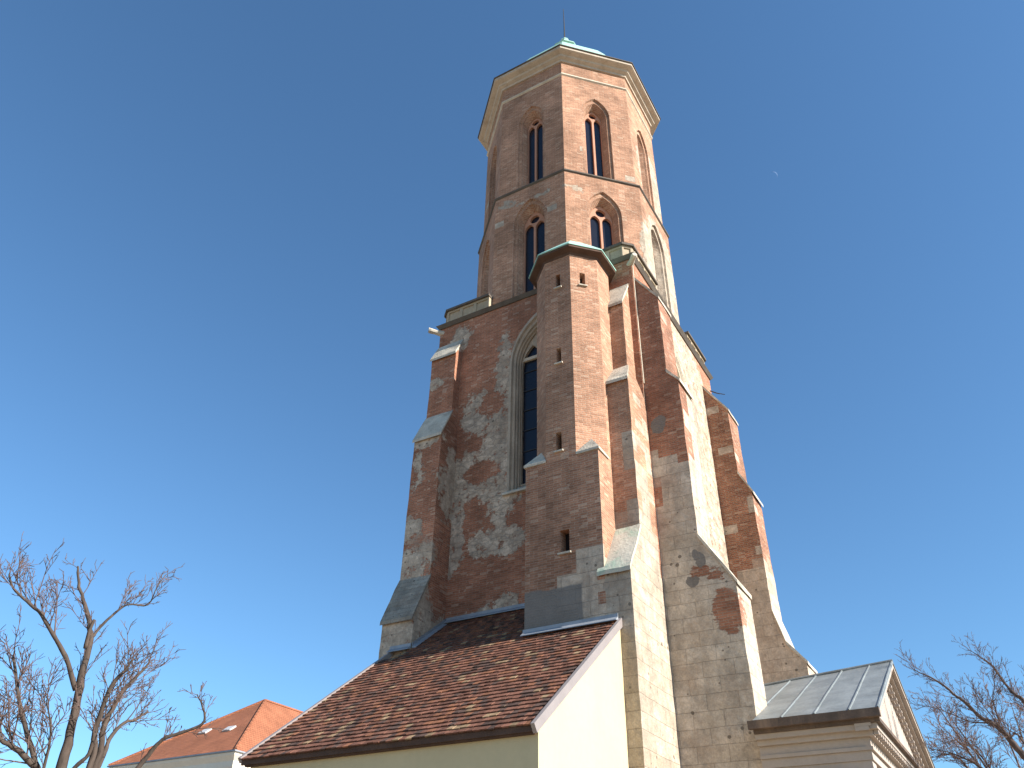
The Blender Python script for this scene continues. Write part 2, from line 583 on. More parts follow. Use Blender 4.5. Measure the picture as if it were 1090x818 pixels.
M_B2 = masonry('corner_buttress_masonry', ((0.36, 0.165, 0.10), (0.285, 0.122, 0.075), (0.32, 0.215, 0.155)), ((0.53, 0.45, 0.36), (0.46, 0.38, 0.295)), block=True, dirt=0.5, greybox=False, patches=[
    ((-6.7, 22.0, 7.0), (2.2, 2.6, 7.6)), ((-7.4, 21.5, 14.9), (0.55, 0.8, 0.85)), ((-6.75, 21.5, 14.55), (0.3, 0.8, 0.4)),
    ((-6.9, 22.0, 20.9), (0.4, 0.6, 0.18)), ((-6.4, 22.8, 16.0), (0.5, 0.7, 2.4))],
    holes=[((-6.55, 21.6, 10.95), (0.28, 0.6, 0.22)), ((-6.1, 21.6, 10.8), (0.24, 0.6, 0.2)), ((-5.9, 21.6, 9.7), (0.42, 0.8, 0.65))],
    grey=[((-6.5, 21.6, 11.3), (0.17, 0.5, 0.22)), ((-7.35, 21.6, 16.2), (0.24, 0.5, 0.4)), ((-6.75, 21.6, 10.75), (0.2, 0.4, 0.14))])
M_B3 = masonry('far_buttress_masonry', ((0.40, 0.18, 0.10), (0.28, 0.11, 0.065), (0.36, 0.27, 0.20)), LIME, block=True, dirt=0.35, patches=[
    ((-6.4, 29.8, 7.0), (2.4, 3.0, 7.3)), ((-7.0, 29.4, 19.6), (0.3, 0.6, 0.2)), ((-6.9, 29.4, 18.7), (0.3, 0.6, 0.3))], scatter=0.05)
M_STONE = plain('dressed_limestone', (0.50, 0.43, 0.335), 0.14, 1.4, 0.88, 0.15, bump=0.015, dirt=(0.15, 0.125, 0.10), dirtamt=0.45)
M_JAMB = plain('grey_window_limestone', (0.39, 0.32, 0.245), 0.16, 1.6, 0.9, 0.15, bump=0.02, dirt=(0.14, 0.12, 0.105), dirtamt=0.6)
M_CORN = plain('cornice_limestone', (0.43, 0.355, 0.275), 0.12, 1.2, 0.85, 0.15, bump=0.012, dirt=(0.22, 0.16, 0.11), dirtamt=0.5)
M_CAP = plain('weathering_slab_stone', (0.46, 0.41, 0.33), 0.2, 1.8, 0.85, 0.15, bump=0.03, dirt=(0.13, 0.12, 0.10), dirtamt=0.75, streaky=False)
M_MOSS = plain('slab_stone_with_copper_stain', (0.47, 0.43, 0.35), 0.12, 1.3, 0.85, 0.15, bump=0.02, dirt=(0.20, 0.36, 0.26), dirtamt=0.95, streaky=False)
M_DARKC = plain('dark_string_stone', (0.105, 0.088, 0.072), 0.2, 2.0, 0.85, 0.2, bump=0.015)
M_SURR = masonry('moulded_brick', ((0.40, 0.215, 0.135), (0.34, 0.175, 0.11), (0.42, 0.30, 0.215)), PALE, patches=[((-8.0, 26.4, 27.0), (0.8, 2.4, 4.6))])  # surrounds paler on the right-hand face: strong sunlight put into the colour
M_TRAC = plain('terracotta_tracery', (0.42, 0.22, 0.145), 0.1, 2.0, 0.85, 0.2, bump=0.005)
M_PARA = plain('lichened_parapet_stone', (0.38, 0.305, 0.215), 0.16, 1.6, 0.9, 0.15, bump=0.015, dirt=(0.20, 0.18, 0.11), dirtamt=0.55)
M_COPPER = plain('green_copper', (0.30, 0.50, 0.42), 0.12, 1.2, 0.6, 0.3, bump=0.0, dirt=(0.18, 0.30, 0.25), dirtamt=0.4)
M_EAVE = plain('dark_eave_boards', (0.085, 0.05, 0.035), 0.2, 3.0, 0.8, 0.2)
M_LEAD = plain('grey_lead_flashing', (0.27, 0.285, 0.31), 0.12, 3.0, 0.55, 0.4, 0.3, bump=0.006, dirt=(0.2, 0.21, 0.23), dirtamt=0.4)
M_VERGE = plain('pale_sheet_metal', (0.27, 0.235, 0.225), 0.06, 2.0, 0.45, 0.4, 0.2, bump=0.0)
M_ZINC = plain('weathered_zinc', (0.215, 0.235, 0.235), 0.22, 1.6, 0.5, 0.4, 0.35, bump=0.004, dirt=(0.15, 0.165, 0.155), dirtamt=0.6, streaky=False)
M_SLAB = masonry('old_slab_courses', RED, ((0.34, 0.305, 0.25), (0.25, 0.225, 0.185)), base_stone=True, dirt=0.7, course=(0.6, 0.16))
M_GUTT = plain('rusty_dark_gutter', (0.10, 0.07, 0.053), 0.25, 2.5, 0.7, 0.3, dirt=(0.30, 0.20, 0.13), dirtamt=0.6)
M_CREAM = plain('cream_render', (0.53, 0.435, 0.262), 0.035, 0.7, 0.9, 0.1, bump=0.004, dirt=(0.42, 0.36, 0.22), dirtamt=0.25)
M_PCREAM = plain('weathered_cream_render', (0.37, 0.315, 0.272), 0.07, 1.2, 0.9, 0.1, bump=0.006, dirt=(0.35, 0.29, 0.22), dirtamt=0.5)
M_HWALL = plain('white_house_render', (0.74, 0.67, 0.57), 0.05, 0.6, 0.9, 0.1, bump=0.004)
M_WHITE = plain('white_painted_metal', (0.42, 0.42, 0.42), 0.04, 1.0, 0.5, 0.4)
M_IRON = plain('dark_iron', (0.045, 0.042, 0.04), 0.2, 3.0, 0.6, 0.4, 0.4)
M_VOID = plain('dark_interior', (0.018, 0.014, 0.014), 0.2, 2.0, 0.95, 0.1)


def glass_mat(name, c, rough):
    s = NT(name)
    P, N = s.pos()
    n = s.noise(P, 1.7, 2.0)
    s.bump(n.outputs[0], 0.02, 0.5)
    return s.fin(c, rough, 0.35)


M_GLASS = glass_mat('dark_leaded_glass', (0.010, 0.011, 0.018), 0.2)


def bark(name, c, c2):
    s = NT(name)
    P, N = s.pos()
    n = s.noise(s.vm('MULTIPLY', P, (9, 9, 2.5)), 1.0, 5.0, 0.7)
    s.bump(n.outputs[0], 0.02, 0.8)
    return s.fin(s.mix(s.ramp(n.outputs[0], 0.3, 0.7), c, c2), 0.9, 0.15)


M_BARK = bark('grey_brown_bark', (0.04, 0.03, 0.025), (0.10, 0.075, 0.06))
M_TWIG = bark('twig_bark', (0.09, 0.06, 0.05), (0.15, 0.10, 0.085))
M_BARK2 = bark('dark_bark', (0.07, 0.05, 0.042), (0.13, 0.095, 0.08))
M_TWIG2 = bark('reddish_twig_bark', (0.15, 0.09, 0.068), (0.23, 0.145, 0.11))


def tile_mat():
    s = NT('old_clay_tiles')
    a = s.n('ShaderNodeVertexColor')
    a.layer_name = 'tone'
    P, N = s.pos()
    n = s.noise(P, 9.0, 4.0, 0.65)
    c = s.scale(a.outputs['Color'], s.ramp(n.outputs[0], 0.25, 0.75, 0.62, 1.3))
    n2 = s.noise(P, 3.2, 5.0, 0.7)
    c = s.mix(s.ramp(n2.outputs[0], 0.62, 0.78, 0.0, 0.6), c, (0.25, 0.185, 0.115))
    n3 = s.noise(s.vm('ADD', P, (7, 3, 1)), 2.2, 5.0, 0.7)
    c = s.mix(s.ramp(n3.outputs[0], 0.56, 0.74, 0.0, 0.75), c, (0.035, 0.026, 0.022))
    s.bump(n.outputs[0], 0.015, 0.8)
    return s.fin(c, 0.9, 0.15)


M_TILE = tile_mat()


def orange_tiles():
    s = NT('orange_clay_tiles')
    P, N, u, v, UV = s.wall_uv()
    c, f = s.brick(UV, 0.22, 0.16, 0.015, (0.31, 0.12, 0.063), (0.27, 0.10, 0.052), (0.18, 0.07, 0.036))
    n = s.noise(P, 0.7, 4.0)
    c = s.scale(c, s.ramp(n.outputs[0], 0.3, 0.7, 0.82, 1.15))
    s.bump(s.math('MULTIPLY', f, -1.0), 0.02, 0.7)
    return s.fin(c, 0.85, 0.2)


M_OTILE = orange_tiles()


def ground_mat():
    s = NT('cobbled_square')
    P, N = s.pos()
    c, f = s.brick(P, 0.22, 0.16, 0.012, (0.37, 0.295, 0.21), (0.29, 0.23, 0.165), (0.16, 0.13, 0.10))
    n = s.noise(P, 0.25, 5.0)
    c = s.scale(c, s.ramp(n.outputs[0], 0.3, 0.7, 0.8, 1.15))
    s.bump(s.math('MULTIPLY', f, -1.0), 0.01, 0.6)
    return s.fin(c, 0.85, 0.2)


# ------------------------------------------------------------------ ground
g = MB()
g.add([(-3000, -3000, 0), (3000, -3000, 0), (3000, 3000, 0), (-3000, 3000, 0)], [(0, 1, 2, 3)])
go = g.build('ground', ground_mat(), fix=False)
go['kind'] = 'structure'

# ================================================================== CHURCH TOWER
TX0, TX1, TY0, TY1 = -16.62, -7.70, 21.5, 30.6
OCX, OCY = -12.40, 26.18
tower = thing('church_tower', 'tall medieval brick and limestone church tower with octagonal belfry and buttresses', 'church tower',
              (-12.2, 26.0, 0))

# ---- square stage
FS = Frame((0, TY0), (0, -1))                 # u = x
FE = Frame((TX1, 0), (1, 0))                  # u = y
FN = Frame((0, TY1), (0, 1))
FW = Frame((TX0, 0), (-1, 0))
SZ = 24.0
bigc, bigw = -11.72, 1.36
big_arch = arch(bigc, bigw, 15.1, 20.7, 23.05, 12)
niche_c, niche_w = 25.9, 0.62
niche = arch(niche_c, niche_w, 19.4, 21.0, 22.1)
mb = MB()
panel(mb, FS, rect(TX0, TX1, 0, SZ), [arch(bigc, bigw, 15.1, 20.7, 23.05)])
panel(mb, FE, rect(TY0, TY1, 0, SZ), [niche])
panel(mb, FN, [(-TX1, 0), (-TX0, 0), (-TX0, SZ), (-TX1, SZ)])
panel(mb, FW, [(-TY1, 0), (-TY0, 0), (-TY0, SZ), (-TY1, SZ)])
mb.add([(TX0, TY0, SZ), (TX1, TY0, SZ), (TX1, TY1, SZ), (TX0, TY1, SZ)], [(0, 1, 2, 3)])
wall = mb.build('tower_wall', M_TOWER, tower, fix=False)

gothic_window(FS, bigc, bigw, 15.1, 20.7, 23.05,
              [(0.09, 0.0), (0.13, 0.09), (0.21, 0.12), (0.23, 0.19), (0.27, 0.22), (0.29, 0.30), (0.32, 0.33), (0.33, 0.42)],
              dict(m=0.16, zs=20.7, za=21.7, bars=[16.9, 17.8, 18.7, 19.6, 20.5], eye=(22.0, 0.14)),
              (M_JAMB, M_JAMB, M_GLASS, M_IRON), tower, sillrise=0.9)
mb = MB()
mb.box(bigc - 1.02, bigc + 1.02, TY0 + 0.405, TY0 + 0.5, 21.02, 21.16)
mb.build('transom', M_STONE, tower)
# sill slab of the big window
mb = MB()
mb.hexa([(-13.2, 21.38, 14.98), (-10.4, 21.38, 14.98), (-10.4, 21.7, 14.98), (-13.2, 21.7, 14.98)],
        [(-13.2, 21.38, 15.06), (-10.4, 21.38, 15.06), (-10.4, 21.7, 15.3), (-13.2, 21.7, 15.3)])
mb.build('window_sill', M_CAP, tower)
# blind niche on the sunny side
mb = MB()
rg = []
for ins, dep in ((0, 0), (0.06, 0.1), (0.12, 0.1), (0.14, 0.32)):
    o = arch(niche_c, niche_w - ins, 19.4 + dep * 0.6, 21.0, 21.0 + 1.1 * (niche_w - ins) / niche_w)
    rg.append([FE.p(a, b, dep) for a, b in o])
mb.rings(rg, cap0=False, cap1=True)
mb.build('blind_niche', M_STONE, tower, fix=False)

# ---- string course and parapet on the square stage
def square_band(z0, z1, o0, o1, name, mat):
    mb = MB()
    q = lambda o, z: [(TX0 - o, TY0 - o, z), (TX1 + o, TY0 - o, z), (TX1 + o, TY1 + o, z), (TX0 - o, TY1 + o, z)]
    mb.hexa(q(o0, z0), q(o1, z1))
    return mb.build(name, mat, tower)


square_band(23.93, 24.09, 0.05, 0.16, 'string_course', M_DARKC)


def parapet(path, names=True):
    """stone parapet along a plan path: panels between pilaster strips, a moulded rail on top"""
    body, rail = MB(), MB()
    z0, z1 = 24.09, 24.86
    for (ax, ay), (bx, by) in zip(path[:-1], path[1:]):
        d = Vector((bx - ax, by - ay))
        L = d.length
        d.normalize()
        n = Vector((d.y, -d.x))               # outward (path runs with the outside on the right)

        def quad(s0, s1, o0, o1):
            A = Vector((ax, ay)) + d * s0
            B = Vector((ax, ay)) + d * s1
            return [tuple(A + n * o0), tuple(B + n * o0), tuple(B + n * o1), tuple(A + n * o1)]

        def slab(m, s0, s1, o0, o1, za, zb):
            q = quad(s0, s1, o0, o1)
            m.hexa([(*p, za) for p in q], [(*p, zb) for p in q])
        slab(body, 0, L, -0.05, -0.20, z0, z1)
        slab(body, 0, L, 0.0, -0.049, z0, z0 + 0.16)
        slab(body, 0, L, 0.0, -0.049, z1 - 0.1, z1)
        k = max(1, round(L / 0.62))
        for i in range(k + 1):
            c = L * i / k
            slab(body, max(0, c - 0.07), min(L, c + 0.07), 0.0, -0.049, z0 + 0.161, z1 - 0.101)
        slab(rail, -0.03, L + 0.03, 0.09, -0.26, z1, z1 + 0.11)
    b = body.build('parapet', M_PARA, tower)
    rail.build('rail', M_DARKC, b)


parapet([(TX0 + 0.05, 24.2), (TX0 + 0.05, TY0 + 0.25), (TX0 + 0.28, TY0 + 0.03), (-14.2, TY0 + 0.03)])
parapet([(-10.55, TY0 + 0.03), (TX1 - 0.33, TY0 + 0.03), (TX1 - 0.03, TY0 + 0.33), (TX1 - 0.03, 24.35)])
parapet([(TX1 - 0.03, 28.0), (TX1 - 0.03, TY1 - 0.3), (TX1 - 0.3, TY1 - 0.03), (-10.5, TY1 - 0.03)])

# gargoyles
def gargoyle(a, b, r):
    a, b = Vector(a), Vector(b)
    mb = MB()
    m = a.lerp(b, 0.55)
    mb.tube([a, m, b - (b - a) * 0.12, b], [r * 1.15, r * 0.8, r * 0.95, r * 0.75], 8)
    up_ = m + Vector((0, 0, r * 0.75))
    mb.tube([m.lerp(b, 0.3) + Vector((0, 0, r * 0.5)), b + Vector((0, 0, r * 0.9))], [r * 0.45, r * 0.3], 6)
    mb.build('gargoyle', M_CAP, tower)


gargoyle((-16.5, 21.6, 23.72), (-16.98, 21.12, 23.80), 0.13)
gargoyle((-7.8, 21.6, 23.7), (-7.42, 21.2, 23.78), 0.13)
mb = MB()
mb.tube([(-7.72, 30.4, 23.2), (-7.4, 30.5, 23.0), (-7.1, 30.6, 22.9)], [0.03, 0.025, 0.015], 6)
mb.build('water_spout', M_IRON, tower)

# ---- octagon
def oct_stage(a, z0, z1, wins, name, mat):
    mb = MB()
    h = a * math.tan(PI / 8)
    for k in range(8):
        F = oframe(OCX, OCY, a, k)
        hs = [arch(wins[k]['c'], wins[k]['hw'], wins[k]['z0'], wins[k]['zs'], wins[k]['za'])] if k in wins else []
        panel(mb, F, rect(-h, h, z0, z1), hs)
    mb.add(octa(OCX, OCY, a, z1), [tuple(range(8))])
    o = mb.build(name, mat, tower, fix=False)
    for k, q in wins.items():
        F = oframe(OCX, OCY, a, k)
        gothic_window(F, q['c'], q['hw'], q['z0'], q['zs'], q['za'],
                      [(0.07, 0.0), (0.09, 0.10), (0.21, 0.11), (0.24, 0.2), (0.34, 0.40), (0.36, 0.48)],
                      dict(m=0.10, zs=q['ls'], za=q['la'], eye=q['eye']), (M_SURR, M_TRAC, M_GLASS), tower, sillrise=0.35)
    return o


upw = dict(c=0.0, hw=0.80, z0=31.55, zs=36.25, za=37.65, ls=36.12, la=36.45, eye=(36.65, 0.20))
low = dict(c=0.0, hw=0.90, z0=24.35, zs=28.9, za=30.4, ls=28.75, la=29.1, eye=(29.33, 0.24))
A_L, A_U = 4.40, 4.24
oct_stage(A_L, 24.0, 31.2, {k: dict(low, c=0.03 if k == 0 else 0.0) for k in (7, 0, 1, 2, 3)}, 'belfry_wall', M_OCT)
oct_stage(A_U, 31.2, 40.3, {k: dict(upw, c=-0.02) for k in (7, 0, 1, 2, 3)}, 'belfry_wall', M_OCT)

mb = MB()
mb.rings([octa(OCX, OCY, a, z) for a, z in ((A_L, 31.12), (A_L + 0.07, 31.18), (A_L + 0.07, 31.25), (A_U + 0.005, 31.42))])
mb.build('string_course', M_DARKC, tower)
mb = MB()
mb.rings([octa(OCX, OCY, a, z) for a, z in ((A_U + 0.003, 38.88), (A_U + 0.07, 38.94), (A_U + 0.07, 39.02), (A_U + 0.003, 39.12))])
mb.build('string_course', M_STONE, tower)
mb = MB()
mb.rings([octa(OCX, OCY, a, z) for a, z in ((A_U + 0.003, 40.02), (A_U + 0.08, 40.02), (A_U + 0.10, 40.14), (A_U + 0.26, 40.22), (A_U + 0.30, 40.32),
                                            (A_U + 0.50, 40.40), (A_U + 0.56, 40.44), (A_U + 0.56, 40.60))])
mb.build('cornice', M_CORN, tower)
mb = MB()
mb.rings([octa(OCX, OCY, a, z) for a, z in ((A_U + 0.52, 40.605), (A_U + 0.62, 40.605), (A_U + 0.62, 40.66), (A_U + 0.5, 40.68))])
mb.build('gutter_edge', M_DARKC, tower)
# copper helm
mb = MB()
prof = [(4.72, 40.685), (4.4, 40.95), (3.9, 41.8), (3.5, 42.7), (3.05, 43.9), (2.6, 44.9), (2.1, 45.7), (1.6, 46.3), (1.15, 46.75), (0.98, 46.9)]
mb.rings([octa(OCX, OCY, a, z) for a, z in prof])
helm = mb.build('helm_roof', M_COPPER, tower)
mb = MB()
prof = [(1.05, 46.76), (0.98, 47.1), (0.72, 47.35), (0.62, 47.6), (0.62, 48.25), (0.78, 48.32), (0.78, 48.4), (0.5, 48.65), (0.32, 49.0), (0.22, 49.3), (0.28, 49.45), (0.22, 49.6), (0.06, 49.8)]
mb.rings([octa(OCX, OCY, a, z) for a, z in prof])
mb.build('lantern_cap', M_COPPER, helm)
mb = MB()
mb.tube([(OCX, OCY, 49.75), (OCX, OCY, 51.6), (OCX - 0.02, OCY, 53.4)], [0.05, 0.035, 0.018], 6)
mb.build('spike', M_IRON, helm)

# ---- buttresses
def buttress(base, d, wdir, stages, mat, name='buttress', wtop=None, capmat=None, seed=0.0, overs=None):
    """base = (x, y) on the wall; d = outward dir; wdir = width dir.
    stages: (z0, z1, proj, w0, w1) bottom to top; between stages a sloping weathering, after the last a slope to the wall (wtop)"""
    d, wd = Vector(d), Vector(wdir)

    def P(p, q, z):
        return (base[0] + d.x * p + wd.x * q, base[1] + d.y * p + wd.y * q, z)
    body = MB()
    caps = []
    for i, (z0, z1, pr, w0, w1) in enumerate(stages):
        body.hexa([P(-0.05, w0, z0), P(pr, w0, z0), P(pr, w1, z0), P(-0.05, w1, z0)],
                  [P(-0.05, w0, z1), P(pr, w0, z1), P(pr, w1, z1), P(-0.05, w1, z1)])
        if i + 1 < len(stages):
            nz, npj, nw0, nw1 = stages[i + 1][0], stages[i + 1][2], stages[i + 1][3], stages[i + 1][4]
        elif wtop:
            nz, npj, nw0, nw1 = wtop, 0.0, w0, w1
        else:
            continue
        body.hexa([P(-0.05, w0, z1), P(pr, w0, z1), P(pr, w1, z1), P(-0.05, w1, z1)],
                  [P(-0.05, nw0, nz), P(npj, nw0, nz), P(npj, nw1, nz), P(-0.05, nw1, nz)])
        caps.append((z1, pr, w0, w1, nz, npj, nw0, nw1))
    b = body.build(name, mat, tower)
    roughen(b, 0.3, 0.028, 1.1, seed)
    for i, (z1, pr, w0, w1, nz, npj, nw0, nw1) in enumerate(caps):
        ov = 0.09 if overs is None else overs[i]
        m = MB()
        sl = (nz - z1) / max(0.05, pr - npj)
        t = 0.09
        zo = z1 - ov * sl * 0.6
        e = 0.035
        # slab on the slope, with a square front edge and a small drip
        low_ = [P(pr + ov, w0 - e, zo - 0.03), P(pr + ov, w1 + e, zo - 0.03), P(npj - 0.02, nw1 + e, nz + 0.0), P(npj - 0.02, nw0 - e, nz + 0.0)]
        top_ = [P(pr + ov, w0 - e, zo + t), P(pr + ov, w1 + e, zo + t), P(npj - 0.02, nw1 + e, nz + t + 0.06), P(npj - 0.02, nw0 - e, nz + t + 0.06)]
        m.hexa(low_, top_)
        cm = (capmat or {}).get(i, M_CAP)
        c = m.build('weathering_slab', cm, b)
        roughen(c, 0.3, 0.02, 1.8, seed + 3 + i)
    return b


# left buttress (projects towards the viewer from the shaded face)
buttress((0, TY0), (0, -1), (1, 0),
         [(0, 10.55, 1.68, TX0 + 0.02, -15.38), (12.05, 17.75, 1.02, TX0 + 0.02, -15.35), (19.0, 22.0, 0.42, TX0 + 0.02, -15.4)],
         M_PIER, wtop=22.85, seed=1.0, capmat={0: M_SLAB})
# buttress beside the turret
buttress((0, TY0), (0, -1), (1, 0),
         [(0, 10.4, 2.35, -8.62, -7.70), (11.95, 17.35, 1.38, -8.62, -7.70), (18.25, 21.25, 0.72, -8.62, -7.93)],
         M_B1, wtop=22.6, seed=2.0, capmat={0: M_MOSS})
# corner buttress to the right
buttress((TX1, 0), (1, 0), (0, 1),
         [(0, 10.45, 2.13, 21.60, 22.88), (12.0, 17.75, 1.22, 21.60, 22.88), (18.2, 21.62, 0.86, 21.60, 22.8)],
         M_B2, wtop=22.95, seed=3.0, overs=[0.05, 0.07, 0.03])
# far buttress
buttress((TX1, 0), (1, 0), (0, 1),
         [(0, 10.25, 2.16, 29.2, 30.5), (10.95, 10.96, 1.62, 29.2, 30.5), (12.2, 17.1, 1.32, 29.2, 30.5), (18.0, 21.1, 0.92, 29.2, 30.5)],
         M_B3, wtop=22.6, seed=4.0, overs=[0.05, 0.0, 0.08, 0.05])
# far left buttress on the hidden corner stays behind the wall
# added pale tube standing in for the sunlit sliver of the tower corner
mb = MB()
mb.tube([(-7.68, 21.56, 18.0), (-7.68, 21.56, 23.9)], 0.024, 6)
mb.build('sunlit_sliver_tube', M_STONE, tower)

# ---- stair turret
TW = 2.50
TCX, TCY, TA = -9.71, 19.15 + TW / 2, TW / 2
tz0, tz1 = 14.37, 22.95
mb = MB()
hh = TA * math.tan(PI / 8)
slits = {0: [(-0.07, 0.10, 14.66, 15.30), (-0.01, 0.09, 18.06, 18.66), (0.02, 0.09, 21.46, 22.06)], 1: [(-0.06, 0.10, 21.46, 22.02)]}
for k in range(8):
    F = oframe(TCX, TCY, TA, k)
    panel(mb, F, rect(-hh, hh, tz0 + 0.005, tz1), [rect(c - w_, c + w_, a, b) for c, w_, a, b in slits.get(k, [])])
turret = mb.build('stair_turret', M_TURRET, tower, fix=False)


def slit(F, c, hw, z0, z1, parent, sill=True):
    m = MB()
    q0 = [F.p(a, b, 0) for a, b in rect(c - hw, c + hw, z0, z1)]
    q1 = [F.p(a, b, 0.3) for a, b in rect(c - hw * 0.8, c + hw * 0.8, z0 + 0.05, z1)]
    m.rings([q0, q1], cap0=False, cap1=False, mi=0)
    m.add(q1, [(0, 1, 2, 3)], 1)
    m.build('slit_window', [M_TURRET, M_VOID], parent, fix=False)
    if sill:
        m = MB()
        q = [F.p(c - hw - 0.06, z0 - 0.09, -0.07), F.p(c + hw + 0.06, z0 - 0.09, -0.07), F.p(c + hw + 0.06, z0 - 0.09, 0.1), F.p(c - hw - 0.06, z0 - 0.09, 0.1)]
        t = [(a, b, e + (0.05 if i < 2 else 0.085)) for i, (a, b, e) in enumerate(q)]
        m.hexa(q, t)
        m.build('slit_sill', M_CAP, parent)


for k, l in slits.items():
    for c, hw, a, b in l:
        slit(oframe(TCX, TCY, TA, k), c, hw, a, b, turret)
# eave and copper cap of the turret
mb = MB()
mb.rings([octa(TCX, TCY, a, z) for a, z in ((TA + 0.01, 22.84), (TA + 0.05, 22.92), (TA + 0.22, 22.98), (TA + 0.27, 23.0), (TA + 0.27, 23.09))])
mb.build('turret_eave', M_EAVE, turret)
mb = MB()
mb.rings([octa(TCX, TCY, a, z) for a, z in ((TA + 0.30, 23.092), (TA + 0.30, 23.14), (TA - 0.2, 23.75), (0.5, 24.4), (0.05, 24.7))])
mb.build('turret_roof', M_COPPER, turret)
# square base of the turret
BX0, BX1, BY0 = TCX - TA, TCX + TA, 19.15
mb = MB()
FB = Frame((0, BY0), (0, -1))
panel(mb, FB, rect(BX0, BX1, 0, tz0), [rect(-9.80, -9.50, 11.25, 11.92)])
panel(mb, Frame((BX1, 0), (1, 0)), rect(BY0, TY0 + 0.0, 0, tz0))
panel(mb, Frame((BX0, 0), (-1, 0)), rect(-TY0, -BY0, 0, tz0))
mb.add([(BX0, BY0, tz0), (BX1, BY0, tz0), (BX1, TY0, tz0), (BX0, TY0, tz0)], [(0, 1, 2, 3)])
tb = mb.build('turret_base', M_BASE, tower, fix=False)
slit(FB, -9.65, 0.15, 11.25, 11.92, tb)
for sx in (-1, 1):
    m = MB()
    cx_, e = TCX + sx * TA, 0.05
    A = (TCX + sx * hh, BY0 - e * 0.7, tz0 + 0.02)
    Cn = (cx_ + sx * e, BY0 - e, tz0 + 0.02)
    B = (cx_ + sx * e * 0.7, TCY - hh, tz0 + 0.02)
    mid = (TCX + sx * (TA + hh) / 2 * 0.985, BY0 + (TA - hh) / 2 * 1.05, 15.0)
    lo = [(p[0], p[1], tz0 - 0.06) for p in (A, Cn, B)]
    m.add(lo + [A, Cn, B, mid], [(0, 2, 1), (0, 1, 4, 3), (1, 2, 5, 4), (3, 4, 6), (4, 5, 6), (3, 6, 5), (2, 0, 3, 5)])
    m.build('broach_slab', M_CAP, tb)

# ================================================================== SACRISTY (lean-to)
SX0, SX1, SY0 = -15.85, -8.10, 14.74
sac = thing('lean_to_sacristy', 'cream rendered lean-to building with old brown tiled roof against the tower', 'building', (-12, 17, 0))


def roofz(y):
    return 8.96 + 0.762 * (y - 19.15)


mb = MB()
yt = 19.6
zt = roofz(SY0) - 0.10
mb.add([(SX0, SY0, 0), (SX1, SY0, 0), (SX1, SY0, zt), (SX0, SY0, zt)], [(0, 1, 2, 3)])
mb.add([(SX1, SY0, 0), (SX1, yt, 0), (SX1, yt, roofz(yt) - 0.10), (SX1, SY0, zt)], [(0, 1, 2, 3)])
mb.add([(SX0, yt, 0), (SX0, SY0, 0), (SX0, SY0, zt), (SX0, yt, roofz(yt) - 0.10)], [(0, 1, 2, 3)])
mb.build('wall', M_CREAM, sac, fix=False)
# tiles: every clay tile its own slab, slightly out of line
random.seed(11)
mb = MB()
tones = []
nrm = Vector((0, -0.762, 1)).normalized()
sl_ = Vector((0, 1, 0.762)).normalized()
RX0, RX1 = -16.05, -8.10
ya, yb = 14.56, 21.45
course = 0.205
L = math.hypot(yb - ya, (yb - ya) * 0.762)
nrow = int(L / course) + 1
tw = 0.17
for r in range(nrow):
    s0 = r * course
    x = RX0 + (0.5 * tw if r % 2 else 0) - tw * 0.5
    while x < RX1:
        x0, x1 = max(x, RX0), min(x + tw - 0.008, RX1)
        ym = ya + sl_.y * s0
        if x1 - x0 > 0.03 and not (ym > 19.2 and (x0 > -10.9 or x1 < -15.45)):
            j = random.uniform(-0.014, 0.014)
            lift = random.uniform(0, 0.012)
            base = Vector((0, ya, roofz(ya))) + sl_ * (s0 + j)
            endv = Vector((0, ya, roofz(ya))) + sl_ * (s0 + course * 1.5)
            t = 0.030
            lo0 = base + nrm * (0.014 + lift)
            hi0 = base + nrm * (0.014 + t + lift)
            lo1 = endv - nrm * 0.010
            hi1 = endv + nrm * (t - 0.022)
            sk = random.uniform(-0.006, 0.006)
            vs = [(x0, lo0.y, lo0.z), (x1, lo0.y + sk, lo0.z), (x1, lo1.y, lo1.z), (x0, lo1.y, lo1.z),
                  (x0, hi0.y, hi0.z), (x1, hi0.y + sk, hi0.z), (x1, hi1.y, hi1.z), (x0, hi1.y, hi1.z)]
            mb.add(vs, [(0, 3, 2, 1), (4, 5, 6, 7), (0, 1, 5, 4), (1, 2, 6, 5), (2, 3, 7, 6), (3, 0, 4, 7)])
            nz = noise.noise(Vector((x * 0.9, s0 * 1.2, 3.0)))
            ny = noise.noise(Vector((x * 1.7, s0 * 2.6, 9.0)))
            q = random.random()
            if ny > 0.36 and q < 0.35 or q > 0.98:
                c = Vector((0.27, 0.18, 0.105)) * random.uniform(0.75, 1.2)
            elif q < 0.22 + 0.25 * nz:
                c = Vector((0.085, 0.052, 0.041)) * random.uniform(0.7, 1.3)
            elif q < 0.32:
                c = Vector((0.22, 0.095, 0.052)) * random.uniform(0.8, 1.2)
            else:
                c = Vector((0.165, 0.075, 0.050)) * random.uniform(0.65, 1.3)
            tones += [(c.x, c.y, c.z, 1.0)] * 24
        x += tw
roof = mb.build('tiled_roof', M_TILE, sac, fix=False)
ca = roof.data.color_attributes.new('tone', 'FLOAT_COLOR', 'CORNER')
for i, c in enumerate(tones):
    ca.data[i].color = c


def roof_slab(x0, x1, y0, y1, o0, o1, name, mat, parent):
    m = MB()
    def P(x, y, o):
        v = Vector((x, y, roofz(y))) + nrm * o
        return tuple(v)
    m.hexa([P(x0, y0, o0), P(x1, y0, o0), P(x1, y1, o0), P(x0, y1, o0)], [P(x0, y0, o1), P(x1, y0, o1), P(x1, y1, o1), P(x0, y1, o1)])
    return m.build(name, mat, parent)


